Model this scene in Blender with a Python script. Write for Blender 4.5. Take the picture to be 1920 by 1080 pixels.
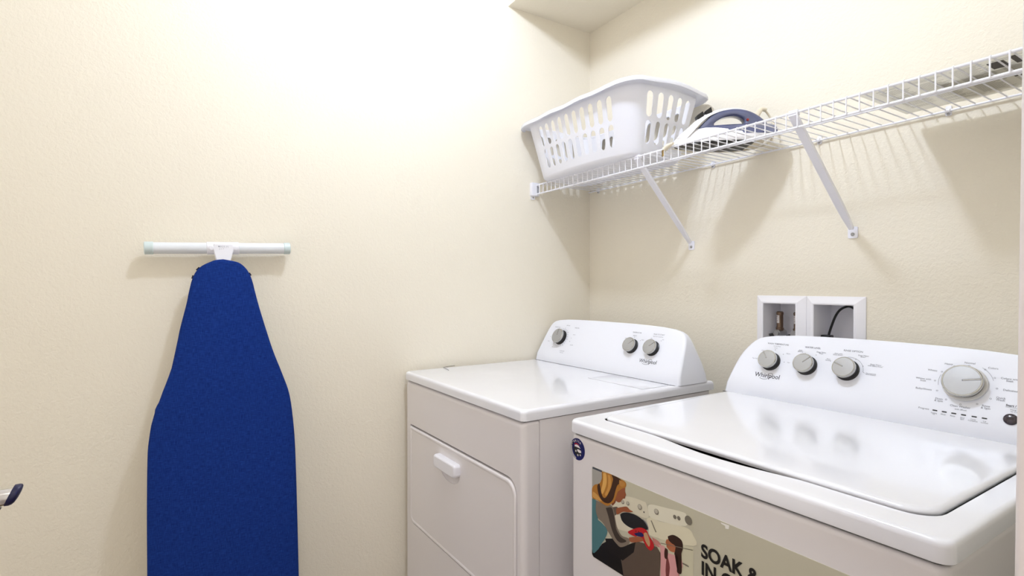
import bpy, bmesh, math, random
from mathutils import Vector, Matrix
random.seed(7)
for o in list(bpy.data.objects): bpy.data.objects.remove(o)
S = bpy.context.scene
COL = S.collection
PI = math.pi

# ------------------------------------------------------------------ camera
cam_d = bpy.data.cameras.new('camera'); cam = bpy.data.objects.new('camera', cam_d); COL.objects.link(cam)
yaw, pit = 0.551421, -0.005146
F = Vector((-math.cos(yaw)*math.cos(pit), math.sin(yaw)*math.cos(pit), math.sin(pit)))
R = F.cross(Vector((0, 0, 1))).normalized(); U = R.cross(F)
m = Matrix((R, U, -F)).transposed().to_4x4(); m.translation = Vector((1.826008, -1.602747, 1.218818))
cam.matrix_world = m
cam_d.sensor_width = 36; cam_d.lens = 988.439*36/1920
cam_d.shift_x = 22.953/1920; cam_d.shift_y = 3.284/1920; cam_d.clip_start = 0.02
S.camera = cam

# ------------------------------------------------------------------ world, exposure
S.view_settings.view_transform = 'Standard'; S.view_settings.look = 'None'
S.view_settings.gamma = 1; S.view_settings.use_curve_mapping = False
S.view_settings.exposure = 0.2
W = bpy.data.worlds.new('world'); S.world = W; W.use_nodes = True
W.node_tree.nodes['Background'].inputs[0].default_value = (1.0, 0.93, 0.865, 1)
W.node_tree.nodes['Background'].inputs[1].default_value = 0.93
BULB = 275.0        # emission of the ceiling bulb
HALL_W = 5.0       # watts of the added hall fill light

# ------------------------------------------------------------------ materials
def lin(c): return tuple(((v/12.92) if v <= .04045 else ((v+.055)/1.055)**2.4) for v in c)
def s255(*c): return lin([v/255 for v in c])
MATS = {}
def mat(name, rgb, rough=.5, metal=0., bump=None, coat=0., spec=.5, noise=None, emit=None, trans=0., rnoise=None, sheen=0):
    if name in MATS: return MATS[name]
    M = bpy.data.materials.new(name); M.use_nodes = True; nt = M.node_tree; b = nt.nodes['Principled BSDF']
    c = s255(*rgb); b.inputs['Base Color'].default_value = (*c, 1)
    b.inputs['Roughness'].default_value = rough; b.inputs['Metallic'].default_value = metal
    b.inputs['Coat Weight'].default_value = coat; b.inputs['Coat Roughness'].default_value = .05
    b.inputs['Specular IOR Level'].default_value = spec
    b.inputs['Transmission Weight'].default_value = trans
    if sheen: b.inputs['Sheen Weight'].default_value = sheen
    tc = nt.nodes.new('ShaderNodeTexCoord')
    if emit:
        b.inputs['Emission Color'].default_value = (*s255(*emit[0]), 1); b.inputs['Emission Strength'].default_value = emit[1]
    if noise:                                    # (scale, amount) slight tone variation
        n = nt.nodes.new('ShaderNodeTexNoise'); n.inputs['Scale'].default_value = noise[0]; n.inputs['Detail'].default_value = 6
        nt.links.new(tc.outputs['Object'], n.inputs['Vector'])
        r = nt.nodes.new('ShaderNodeMapRange'); r.inputs[3].default_value = 1-noise[1]; r.inputs[4].default_value = 1+noise[1]
        nt.links.new(n.outputs['Fac'], r.inputs[0])
        x = nt.nodes.new('ShaderNodeVectorMath'); x.operation = 'SCALE'; x.inputs[0].default_value = c
        nt.links.new(r.outputs[0], x.inputs['Scale']); nt.links.new(x.outputs[0], b.inputs['Base Color'])
    if rnoise:
        n = nt.nodes.new('ShaderNodeTexNoise'); n.inputs['Scale'].default_value = rnoise[0]; n.inputs['Detail'].default_value = 4
        nt.links.new(tc.outputs['Object'], n.inputs['Vector'])
        r = nt.nodes.new('ShaderNodeMapRange'); r.inputs[1].default_value = .35; r.inputs[2].default_value = .7
        r.inputs[3].default_value = rough; r.inputs[4].default_value = rough+rnoise[1]
        nt.links.new(n.outputs['Fac'], r.inputs[0]); nt.links.new(r.outputs[0], b.inputs['Roughness'])
    if bump:                                     # (scale, distance, strength)
        n = nt.nodes.new('ShaderNodeTexNoise'); n.inputs['Scale'].default_value = bump[0]; n.inputs['Detail'].default_value = 3
        nt.links.new(tc.outputs['Object'], n.inputs['Vector'])
        bp = nt.nodes.new('ShaderNodeBump'); bp.inputs['Distance'].default_value = bump[1]; bp.inputs['Strength'].default_value = bump[2]
        nt.links.new(n.outputs['Fac'], bp.inputs['Height']); nt.links.new(bp.outputs[0], b.inputs['Normal'])
    MATS[name] = M; return M

def wall_paint(name, rgb):
    M = mat(name, rgb, .62, spec=.25); nt = M.node_tree; b = nt.nodes['Principled BSDF']
    tc = nt.nodes.new('ShaderNodeTexCoord')
    n1 = nt.nodes.new('ShaderNodeTexNoise'); n1.inputs['Scale'].default_value = 95; n1.inputs['Detail'].default_value = 3; n1.inputs['Distortion'].default_value = .6
    n2 = nt.nodes.new('ShaderNodeTexNoise'); n2.inputs['Scale'].default_value = 240; n2.inputs['Detail'].default_value = 2
    mx = nt.nodes.new('ShaderNodeMath'); mx.operation = 'MULTIPLY_ADD'; mx.inputs[1].default_value = .35
    nt.links.new(tc.outputs['Object'], n1.inputs['Vector']); nt.links.new(tc.outputs['Object'], n2.inputs['Vector'])
    nt.links.new(n2.outputs['Fac'], mx.inputs[0]); nt.links.new(n1.outputs['Fac'], mx.inputs[2])
    bp = nt.nodes.new('ShaderNodeBump'); bp.inputs['Distance'].default_value = .0022; bp.inputs['Strength'].default_value = .65
    nt.links.new(mx.outputs[0], bp.inputs['Height']); nt.links.new(bp.outputs[0], b.inputs['Normal'])
    return M

WALL = wall_paint('cream_wall_paint', (238, 231, 214))
CEIL = wall_paint('ceiling_paint', (240, 236, 222))
TRIM = mat('trim_paint', (236, 228, 226), .35)
FLOORM = mat('vinyl_floor', (108, 90, 70), .4, noise=(9, .12))
ENAMEL = mat('white_enamel', (236, 237, 243), .16, coat=.5, rnoise=(3.5, .07))
ENAMEL_SIDE = mat('white_enamel_body', (230, 226, 227), .3, coat=.2)
PLASTIC = mat('white_plastic', (240, 240, 246), .38)
CONSOLE = mat('console_plastic', (238, 240, 248), .28)
GAP_SHADE = mat('gap_shade_black', (22, 20, 22), .7)  # black that paints in the shade inside gaps and recesses
SEAM = mat('seam_grey', (84, 82, 88), .6)
WIRE = mat('vinyl_coated_wire', (240, 240, 246), .35)
BRACE = mat('brace_enamel', (242, 242, 250), .35)
STEEL = mat('screw_steel', (170, 170, 172), .3, 1.)
SILVER = mat('brushed_silver', (176, 176, 176), .42, .45)
SILVER_RIM = mat('silver_rim', (186, 185, 180), .22, .85)
BLACKP = mat('black_plastic', (16, 15, 17), .35)
TXT = mat('print_grey', (112, 112, 120), .6)
TXTD = mat('print_dark', (32, 32, 40), .6)
BASKETM = mat('basket_plastic', (249, 249, 254), .42)
def translucent(M, rgb, f):
    nt = M.node_tree; t = nt.nodes.new('ShaderNodeBsdfTranslucent'); t.inputs[0].default_value = (*s255(*rgb), 1)
    x = nt.nodes.new('ShaderNodeMixShader'); x.inputs[0].default_value = f
    nt.links.new(nt.nodes['Principled BSDF'].outputs[0], x.inputs[1]); nt.links.new(t.outputs[0], x.inputs[2]); nt.links.new(x.outputs[0], nt.nodes['Material Output'].inputs[0])
translucent(BASKETM, (250, 251, 255), .3)
BLUE = None

# ------------------------------------------------------------------ mesh helpers
def finish(name, bm, mt, parent=None, ang=32, bevel=None, wn=False, loc=None, merge=True):
    if merge: bmesh.ops.remove_doubles(bm, verts=bm.verts, dist=1e-6)
    bmesh.ops.recalc_face_normals(bm, faces=bm.faces)
    for f in bm.faces: f.smooth = True
    for e in bm.edges:
        if len(e.link_faces) != 2 or e.calc_face_angle(0) > math.radians(ang): e.smooth = False
    me = bpy.data.meshes.new(name); bm.to_mesh(me); bm.free()
    for k in (mt if isinstance(mt, (list, tuple)) else [mt]): me.materials.append(k)
    o = bpy.data.objects.new(name, me); COL.objects.link(o)
    if parent: o.parent = parent
    if loc: o.location = loc
    if bevel:
        b = o.modifiers.new('bevel', 'BEVEL'); b.width = bevel; b.segments = 3; b.limit_method = 'ANGLE'; b.angle_limit = math.radians(40); b.harden_normals = False
    if wn:
        w = o.modifiers.new('wn', 'WEIGHTED_NORMAL'); w.keep_sharp = True
    return o
def tag(o, label=None, cat=None, group=None, kind=None):
    if label: o['label'] = label
    if cat: o['category'] = cat
    if group: o['group'] = group
    if kind: o['kind'] = kind
    return o
def empty(name, loc=(0, 0, 0), rz=0, label=None, cat=None, group=None):
    o = bpy.data.objects.new(name, None); COL.objects.link(o); o.location = loc; o.rotation_euler = (0, 0, rz)
    o.empty_display_size = .05
    return tag(o, label, cat, group)
def box(bm, x0, y0, z0, x1, y1, z1, mi=0):
    vs = [bm.verts.new(p) for p in ((x0,y0,z0),(x1,y0,z0),(x1,y1,z0),(x0,y1,z0),(x0,y0,z1),(x1,y0,z1),(x1,y1,z1),(x0,y1,z1))]
    for f in ((0,3,2,1),(4,5,6,7),(0,1,5,4),(1,2,6,5),(2,3,7,6),(3,0,4,7)):
        bm.faces.new([vs[i] for i in f]).material_index = mi
def loft(bm, loops, cap0=True, cap1=True, closed=True, mi=0):
    R_ = [[bm.verts.new(p) for p in L] for L in loops]
    n = len(R_[0])
    for a, b in zip(R_, R_[1:]):
        for i in range(n if closed else n-1):
            j = (i+1) % n
            bm.faces.new((a[i], a[j], b[j], b[i])).material_index = mi
    if cap0: bm.faces.new(R_[0][::-1]).material_index = mi
    if cap1: bm.faces.new(R_[-1]).material_index = mi
    return R_
def rrect(x0, y0, x1, y1, r, n=6, m=1):
    """rounded rectangle in 2D, counter-clockwise from the bottom-left corner; r = number or (bl, br, tr, tl); m points added along each edge"""
    if not isinstance(r, (tuple, list)): r = (r,)*4
    cs = [(x0, y0, r[0], 180), (x1, y0, r[1], 270), (x1, y1, r[2], 0), (x0, y1, r[3], 90)]
    out = []
    for k, (cx, cy, rr, a0) in enumerate(cs):
        rr = max(rr, 1e-5)
        ccx = cx+rr if cx == x0 else cx-rr; ccy = cy+rr if cy == y0 else cy-rr
        for i in range(n+1):
            a = math.radians(a0+90*i/n); out.append((ccx+rr*math.cos(a), ccy+rr*math.sin(a)))
        nx = cs[(k+1) % 4]; nr = max(nx[2], 1e-5)
        e = [(nx[0]-nr, y0), (x1, nx[1]-nr), (nx[0]+nr, y1), (x0, nx[1]+nr)][k]
        s = out[-1]
        for i in range(1, m+1):
            t = i/(m+1); out.append((s[0]+(e[0]-s[0])*t, s[1]+(e[1]-s[1])*t))
    return out
def circ(cx, cy, r, n=24, ph=0): return [(cx+r*math.cos(2*PI*i/n+ph), cy+r*math.sin(2*PI*i/n+ph)) for i in range(n)]
def tube(bm, pts, r, n=8, caps=True, mi=0):
    pts = [Vector(p) for p in pts]; loops = []
    up = Vector((0, 0, 1)); prev = None
    for i, p in enumerate(pts):
        t = (pts[min(i+1, len(pts)-1)]-pts[max(i-1, 0)]).normalized()
        if prev is None:
            a = t.cross(up) if abs(t.z) < .95 else t.cross(Vector((1, 0, 0)))
        else: a = prev-t*prev.dot(t)
        a.normalize(); prev = a; b = t.cross(a)
        rr = r[i] if isinstance(r, (list, tuple)) else r
        loops.append([p+a*rr*math.cos(2*PI*k/n)+b*rr*math.sin(2*PI*k/n) for k in range(n)])
    loft(bm, loops, caps, caps, mi=mi)
def spline(pts, k=8):
    P = [Vector(p) for p in pts]; out = []
    for i in range(len(P)-1):
        p0 = P[max(i-1, 0)]; p1 = P[i]; p2 = P[i+1]; p3 = P[min(i+2, len(P)-1)]
        for s in range(k):
            t = s/k
            out.append(.5*((2*p1)+(p2-p0)*t+(2*p0-5*p1+4*p2-p3)*t*t+(3*p1-p0-3*p2+p3)*t**3))
    out.append(P[-1]); return out
def lathe(bm, prof, M_=Matrix(), n=32, mi=0, mis=None):
    """prof = [(r, h)], axis = local z through matrix M_"""
    loops = [[M_ @ Vector((r*math.cos(2*PI*k/n), r*math.sin(2*PI*k/n), h)) for k in range(n)] for r, h in prof]
    R_ = [[bm.verts.new(p) for p in L] for L in loops]
    for q, (a, b) in enumerate(zip(R_, R_[1:])):
        for i in range(n):
            j = (i+1) % n; bm.faces.new((a[i], a[j], b[j], b[i])).material_index = mis[q] if mis else mi
    bm.faces.new(R_[0][::-1]).material_index = mis[0] if mis else mi
    bm.faces.new(R_[-1]).material_index = mis[-1] if mis else mi
def text_into(bm, txt, size, M_, align='CENTER', mi=0, bold=0., xs=1., shear=0.):
    c = bpy.data.curves.new('t', 'FONT'); c.body = txt; c.size = size; c.align_x = align; c.align_y = 'CENTER'
    c.resolution_u = 2 if size < .02 else 5; c.offset = bold*size; c.shear = shear; c.space_line = .8
    o = bpy.data.objects.new('t', c); COL.objects.link(o)
    me = o.to_mesh()
    vs = [bm.verts.new(M_ @ Vector((v.co.x*xs, v.co.y, v.co.z))) for v in me.vertices]
    for p in me.polygons:
        try: bm.faces.new([vs[i] for i in p.vertices]).material_index = mi
        except ValueError: pass
    o.to_mesh_clear(); bpy.data.objects.remove(o); bpy.data.curves.remove(c)
def polyline_strip(bm, pts, w, M_, mi=0):
    V = [Vector((p[0], p[1], 0)) for p in pts]; L = []
    for i, p in enumerate(V):
        t = (V[min(i+1, len(V)-1)]-V[max(i-1, 0)]).normalized(); nrm = Vector((-t.y, t.x, 0))*w/2
        L.append((bm.verts.new(M_ @ (p+nrm)), bm.verts.new(M_ @ (p-nrm))))
    for a, b in zip(L, L[1:]):
        bm.faces.new((a[0], a[1], b[1], b[0])).material_index = mi
def apply_mods(o):
    dg = bpy.context.evaluated_depsgraph_get(); me = bpy.data.meshes.new_from_object(o.evaluated_get(dg))
    o.modifiers.clear(); o.data = me

# ------------------------------------------------------------------ room
RX = 1.70            # right wall plane
CH = 2.72            # main ceiling height
def structure(name, bm, mt): return tag(finish(name, bm, mt), kind='structure')
bm = bmesh.new(); box(bm, -.12, -2.75, -.1, 3.0, .12, 0); structure('floor', bm, FLOORM)
bm = bmesh.new(); box(bm, -.12, -2.75, CH, 1.82, .12, CH+.1); structure('ceiling', bm, CEIL)
bm = bmesh.new(); box(bm, 0, -.4391, 2.3686, RX, 0, CH); structure('trim_1', bm, WALL)     # soffit over the shelf
bm = bmesh.new(); box(bm, -.12, -2.75, 0, 0, .12, CH); structure('wall_left', bm, WALL)
# back wall with the two recesses of the outlet box cut out
HX = [(.836, .940), (.992, 1.100)]; HZ0, HZ1 = .975, 1.168
bm = bmesh.new()
xs = [0, HX[0][0], HX[0][1], HX[1][0], HX[1][1], 1.82]
for i in range(5):
    a, b = xs[i], xs[i+1]
    if i in (1, 3):
        box(bm, a, 0, 0, b, .12, HZ0); box(bm, a, 0, HZ1, b, .12, CH)
    else: box(bm, a, 0, 0, b, .12, CH)
bmesh.ops.remove_doubles(bm, verts=bm.verts, dist=1e-5)
structure('wall_back', bm, WALL)
# right wall around the doorway the photograph is taken from
JY = -1.037
bm = bmesh.new(); box(bm, RX, JY+.055, 0, 1.82, 0, CH); box(bm, RX, JY-.85, 2.06, 1.82, JY+.055, CH); box(bm, RX, -2.75, 0, 1.82, JY-.85, CH)
structure('wall_right', bm, WALL)
# door casing and jamb: the pale strip along the right edge of the photograph, leaning slightly
bm = bmesh.new()
L = rrect(RX-.016, JY, RX+.13, JY+.05, .006, 4)
lean = .029
loft(bm, [[(x, y+lean*(z-1.04), z) for x, y in L] for z in (0, 2.06)])
box(bm, RX-.014, JY+.045, 0, RX, JY+.10, 2.06)
structure('trim_2', bm, TRIM)
bm = bmesh.new(); box(bm, RX-.014, JY-.86, 2.04, RX+.13, JY+.075, 2.115); structure('trim_3', bm, TRIM)
for nm, b in (('baseboard_left', (0, -2.75, 0, .014, 0, .09)), ('baseboard_back', (.014, -.014, 0, RX, 0, .09))):
    bm = bmesh.new(); box(bm, *b); structure(nm, bm, TRIM)

# open door at the left edge, its handle just in view
door = empty('door_1', (1.68, -1.905, 0)); tag(door, kind='structure')
bm = bmesh.new(); box(bm, -.76, 0, .01, 0, .035, 2.03); finish('door_slab', bm, TRIM, door, bevel=.002)
CHROME = mat('chrome', (214, 212, 208), .16, 1.)
NAVY = mat('navy_rubber', (14, 16, 62), .35)
hd = empty('door_handle', (-.715, .035, .9645)); hd.parent = door; tag(hd, 'chrome door handle with a dark navy tip')
bm = bmesh.new(); Mh = Matrix.Rotation(-PI/2, 4, 'X')
lathe(bm, [(.026, 0), (.026, .006), (.022, .009), (.0145, .0105)], Mh, 32)
finish('rosette', bm, CHROME, hd)
def sl(y, r, k): return [(r*math.cos(a), y+k*r*math.sin(a), r*math.sin(a)) for a in [2*PI*i/28 for i in range(28)]]
bm = bmesh.new(); loft(bm, [sl(.008, .0112, 0), sl(.050, .0112, 0), sl(.090, .0114, .35), sl(.0945, .0112, .42)])
finish('grip', bm, CHROME, hd, ang=50)
bm = bmesh.new(); loft(bm, [sl(.0940, .0119, .42), sl(.0985, .0121, .44), sl(.1010, .0112, .44), sl(.1025, .0090, .44), sl(.1033, .0050, .44)])
finish('end_cap', bm, NAVY, hd, ang=50)
bm = bmesh.new(); tube(bm, spline([(0, .030, -.044), (0, .052, -.038), (0, .068, -.028), (0, .078, -.018), (0, .083, -.0105)], 5), .0050, 12)
finish('curved_return', bm, CHROME, hd)

# ------------------------------------------------------------------ ceiling lamp (above the frame)
lamp = empty('ceiling_lamp', (.88, -1.0, CH), 0, 'bare round bulb in a white lampholder on the ceiling', 'lamp')
bm = bmesh.new(); lathe(bm, [(.06, 0), (.06, -.015), (.045, -.05), (.025, -.075), (.02, -.10)]); finish('lampholder', bm, PLASTIC, lamp)
bm = bmesh.new(); lathe(bm, [(.014, -.095)]+[(.055*math.sin(a), -.155+.055*math.cos(a)) for a in [PI*(.12+.87*i/12) for i in range(13)]], n=24)
finish('bulb', bm, mat('glowing_bulb', (255, 240, 215), .5, emit=((219, 231, 255), BULB)), lamp, ang=80)
ld = bpy.data.lights.new('hall_fill_light', 'AREA'); ld.shape = 'DISK'; ld.size = .5; ld.energy = HALL_W; ld.color = (1, .95, .9)  # added unseen disk light, brightens the room through the doorway
lo = bpy.data.objects.new('hall_fill_light', ld); COL.objects.link(lo); lo.location = (2.75, -2.0, 2.5)
lo.rotation_euler = (Vector((.5, -.7, .9))-lo.location).to_track_quat('-Z', 'Y').to_euler()
tag(lo, 'added unseen fill light in the hall outside the doorway', 'lamp')

# ------------------------------------------------------------------ shared machine pieces
def panel_matrix(yb, zb, dy=.085, dz=.17):
    up = Vector((0, dy, dz)).normalized(); xx = Vector((1, 0, 0)); nn = xx.cross(up)
    Mx = Matrix((xx, up, nn)).transposed().to_4x4(); Mx.translation = Vector((0, yb, zb)); return Mx
def lift(Mx, x, t, h=.0004, rot=0): return Mx @ Matrix.Translation((x, t, h)) @ Matrix.Rotation(rot, 4, 'Z')
def knob(parent, Mx, x, t, r, h, ang, name='knob', skirt=1.0, base=None):
    k = empty(name); k.parent = parent; k.matrix_local = lift(Mx, x, t, 0)
    bm = bmesh.new()
    lathe(bm, [(r*1.04, .0002), (r*1.04, .002), (r*.93, .0035), (r*.9, h*.72)], n=40); finish('knob_skirt', bm, base or BLACKP, k)
    bm = bmesh.new(); lathe(bm, [(r*.9, h*.60), (r*.985, h*.66), (r, h*.8), (r*.985, h*.95), (r*.95, h), (r*.90, h*1.0), (r*.885, h*.975)], n=48); finish('knob_rim', bm, SILVER_RIM, k)
    bm = bmesh.new(); lathe(bm, [(r*.89, h*.9), (r*.885, h*.982), (r*.5, h*1.0), (r*.01, h*1.01)], n=48); finish('knob_face', bm, SILVER, k)
    bm = bmesh.new(); a = math.radians(ang); d = Vector((math.cos(a), math.sin(a), 0)); q = Vector((-d.y, d.x, 0))
    w = r*.055
    for (s0, s1, ww, hh, mi) in ((r*.02, r*.92, w, h*1.012, 1), (r*.06, r*.90, w*.5, h*1.022, 0)):
        vs = [(d*s0-q*ww), (d*s1-q*ww), (d*s1+q*ww), (d*s0+q*ww)]
        loft(bm, [[(v.x, v.y, h*.9) for v in vs], [(v.x, v.y, hh) for v in vs]], mi=mi)
    finish('pointer', bm, [SILVER_RIM, TXT], k)
    return k
def console(parent, yb, lev, x0, x1, name='console', zt=.915):
    """lev: (t along the sloped face, inset from the ends, rear y)"""
    bm = bmesh.new(); loops = []
    for t, ins, yr in lev:
        L_ = math.hypot(.085, .17); z = zt+t*.17/L_; y = yb+t*.085/L_
        if t == 0: z = zt; y = yb+.0095
        rr = min(.010, (yr-y)*.3); rb = min(.03, (yr-y)*.45)
        loops.append([(px, py, z) for px, py in rrect(x0+ins, y, x1-ins, yr, (rr, rr, rb, rb), 5, 0)])
    loft(bm, loops)
    return finish(name, bm, CONSOLE, parent, ang=40, wn=True)
def whirl_logo(bm, Mx, x, t, w, mi=0):
    text_into(bm, 'Whirlpool', w*.262, lift(Mx, x, t), mi=mi, xs=.93, bold=.004)
    c = [(x-.02*w/.07, t-.0085*w/.07), (x-.008*w/.07, t-.0105*w/.07), (x+.004*w/.07, t-.0075*w/.07), (x+.012*w/.07, t-.001*w/.07), (x+.0145*w/.07, t+.005*w/.07), (x+.011*w/.07, t+.0085*w/.07), (x+.004*w/.07, t+.007*w/.07)]
    pts = [(p.x, p.y) for p in spline([(a, b, 0) for a, b in c], 6)]
    polyline_strip(bm, pts, .0009, Mx @ Matrix.Translation((0, 0, .0005)), mi)

# ------------------------------------------------------------------ dryer
dry = empty('clothes_dryer', (.022, -.8933, 0), .0262, 'white dryer in the corner against the left wall, timer and two small knobs', 'dryer')
DW = .731
# cabinet sides
bm = bmesh.new()
loft(bm, [[(x, y, z) for x, y in rrect(.002, .052, DW-.002, .745, (.003, .003, .01, .01), 3)] for z in (.02, .884)])
finish('cabinet', bm, ENAMEL_SIDE, dry)
# front panel with the door opening
bm = bmesh.new()
def xz(L, y): return [(a, y, b) for a, b in L]
O = lambda g: rrect(g, .03+g, DW-g, .8830-g, (.004, .004, .008, .008), 6, 3)
I = lambda g: rrect(.041+g, .386+g, .704-g, .733-g, (.03, .03, .042, .006), 6, 3)
prof = [(.0485, .0), (.016, .0), (.009, .0022), (.004, .006), (.0012, .0105), (0, .016)]
loops = [xz(O(g), y) for y, g in prof]+[xz(I(0), 0), xz(I(.0008), .0015), xz(I(.0012), .012)]
loft(bm, loops, cap0=True, cap1=False)
finish('front_panel', bm, ENAMEL_SIDE, dry, ang=40, wn=True)
bm = bmesh.new(); loft(bm, [xz(I(-.004), .0115), xz(I(-.004), .0125)]); finish('door_recess', bm, GAP_SHADE, dry)  # black sheet, shade of the door groove put into the colour
# door, with the finger dent under the handle
ddoor = None
bm = bmesh.new()
Dd = lambda g: rrect(.0445+g, .3895+g, .7005-g, .7265-g, (.027-g*.6, .027-g*.6, .039-g*.6, .005), 6, 3)
loft(bm, [xz(Dd(0), .011), xz(Dd(0), .002), xz(Dd(.0008), -.0015), xz(Dd(.0028), -.0036), xz(Dd(.006), -.0042), xz(Dd(.0095), -.0032), xz(Dd(.012), -.002)])
ddoor = finish('door', bm, ENAMEL_SIDE, dry, ang=40)
bm = bmesh.new(); bmesh.ops.create_uvsphere(bm, u_segments=40, v_segments=20, radius=1)
for v in bm.verts: v.co = Vector((.345+v.co.x*.062, -.002+v.co.y*.012, .652+v.co.z*.034))
cut = finish('cut', bm, ENAMEL_SIDE, dry)
b = ddoor.modifiers.new('b', 'BOOLEAN'); b.object = cut; b.operation = 'DIFFERENCE'; b.solver = 'EXACT'
bpy.context.view_layer.update(); apply_mods(ddoor); bpy.data.objects.remove(cut)
bm = bmesh.new(); bm.from_mesh(ddoor.data)
for e in bm.edges:
    if any(f.calc_area() > .02 for f in e.link_faces): e.smooth = False
bm.to_mesh(ddoor.data); bm.free()
bm = bmesh.new()
Hh = lambda g, dz=0: rrect(.270+g, .651+g*.6+dz, .413-g, .691-g*.8, (.012-g*.3, .012-g*.3, .009, .009), 5, 1)
loft(bm, [xz(Hh(0), -.001), xz(Hh(0), -.016), xz(Hh(.0015), -.020), xz(Hh(.004), -.0225), xz(Hh(.008), -.0235)])
finish('handle', bm, PLASTIC, ddoor, ang=50, wn=True)
bm = bmesh.new(); loft(bm, [[(x, y, z) for x, y in rrect(.010, .008, DW-.010, .735, .008, 4)] for z in (.8822, .8875)]); finish('top_gap_shade', bm, GAP_SHADE, dry)  # black block painting in the shade under the worktop
# worktop slab
bm = bmesh.new()
T = lambda g: rrect(-.001+g, -.004+g, DW+.003-g, .76-g, (.014, .014, .006, .006), 5, 2)
loft(bm, [[(x, y, z) for x, y in T(g)] for z, g in ((.8865, .004), (.887, .0), (.904, 0), (.9085, .0008), (.912, .0025), (.9145, .0062), (.915, .0105))])
finish('worktop', bm, ENAMEL, dry, ang=50, wn=True)
bm = bmesh.new()
LS = lambda g: rrect(.470+g, .452+g, .708-g, .566-g, .004, 3)
loft(bm, [[(x, y, .9149) for x, y in LS(-.0006)], [(x, y, .91515) for x, y in LS(-.0006)]], mi=1)
loft(bm, [[(x, y, .9150) for x, y in LS(.0006)], [(x, y, .9154) for x, y in LS(.0006)], [(x, y, .9157) for x, y in LS(.0016)]])
finish('lint_screen_cover', bm, [ENAMEL, SEAM], dry)
bm = bmesh.new(); box(bm, .012, .5745, .9148, DW-.008, .578, .9158); finish('console_seam', bm, SEAM, dry)
dcon = console(dry, .575, [(0, .001, .742), (.03, .004, .737), (.07, .010, .725), (.11, .016, .708), (.14, .0215, .693), (.155, .0265, .684), (.168, .0345, .676), (.178, .049, .6695), (.185, .075, .666), (.190, .125, .6655), (.1925, .19, .6652), (.194, .27, .6651)], 0, DW+.004)
PD = panel_matrix(.575, .915)
knob(dcon, PD, .123, .110, .0300, .024, 97, 'timer_knob')
knob(dcon, PD, .505, .110, .0255, .022, 42)
knob(dcon, PD, .596, .111, .0255, .022, 42)
DB = {k: bmesh.new() for k in ('timer_markings', 'temperature_markings', 'start_markings')}
def dkey(x): return 'timer_markings' if x < .3 else ('temperature_markings' if x < .55 else 'start_markings')
bm = DB['timer_markings']
for k in range(22):                                                     # timer scale
    a = math.radians(125-k*14.5); r0, r1 = .034, (.041 if k % 3 else .045)
    polyline_strip(bm, [(.123+r0*math.cos(a), .110+r0*math.sin(a)), (.123+r1*math.cos(a), .110+r1*math.sin(a))], .0008, Mx_ := PD @ Matrix.Translation((0, 0, .0004)))
for tx, x, t, s in (('WRINKLE SHIELD', .080, .153, .0045), ('MORE DRY', .142, .164, .0045), ('TIMED DRY', .198, .157, .0055), ('Normal', .196, .128, .0045), ('70', .185, .112, .0045), ('50', .184, .098, .0045), ('LESS DRY', .202, .084, .0045), ('30', .058, .108, .0045), ('COOL', .056, .088, .0045), ('20', .092, .066, .0045), ('AUTO DRY', .160, .054, .0055), ('Energy Saver', .160, .0475, .004),
                    ('TEMPERATURE', .508, .162, .0062), ('MEDIUM', .503, .150, .0045), ('HIGH', .543, .137, .0045), ('LOW', .467, .137, .0045), ('PUSH TO START', .604, .162, .0062), ('END OF CYCLE SIGNAL', .603, .154, .004), ('ON', .578, .146, .0045), ('OFF', .626, .145, .0045)):
    text_into(DB[dkey(x)], tx, s, lift(PD, x, t))
for x, t in ((.503, .1445), (.534, .134), (.473, .134), (.582, .142), (.620, .141)):
    loft(DB[dkey(x)], [[PD @ Vector((a, b_, .0004)) for a, b_ in circ(x, t, .0011, 8)], [PD @ Vector((a, b_, .0006)) for a, b_ in circ(x, t, .0011, 8)]])
for k, b_ in DB.items(): finish(k, b_, TXT, dcon, merge=False)
bm = bmesh.new(); whirl_logo(bm, PD, .594, .064, .072); finish('logo_lettering', bm, TXTD, dcon, merge=False)

# thin black wire lying on the dryer
bm = bmesh.new(); tube(bm, spline([(.012, -.690, .9165), (.016, -.712, .917), (.030, -.746, .9168), (.060, -.751, .917), (.098, -.757, .9165)], 6), .0007, 6)
tag(finish('bent_wire', bm, BLACKP), 'thin black bent wire lying on the dryer top beside the left wall', 'wire')

# ------------------------------------------------------------------ washer
was = empty('washing_machine', (.8728, -.8267, 0), .0061, 'white top-loading washer with four knobs and an advert on its front', 'washing machine')
WW = .702
bm = bmesh.new()
Bw = lambda g, w=0: rrect(.002+g, .001+g, WW-.002-g, .69, (.016, .016, .006, .006), 6, 1)
loft(bm, [[(x, y, z) for x, y in Bw(g)] for z, g in ((0.02, 0), (.872, 0), (.8775, .0012), (.8812, .004), (.8822, .008))])
finish('cabinet', bm, ENAMEL_SIDE, was, ang=50, wn=True)
bm = bmesh.new(); loft(bm, [[(x, y, z) for x, y in rrect(.008, .0075, WW-.008, .68, .01, 4)] for z in (.8815, .8872)]); finish('top_gap_shade', bm, GAP_SHADE, was)  # black filler, paints the shade between cabinet and top frame
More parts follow.
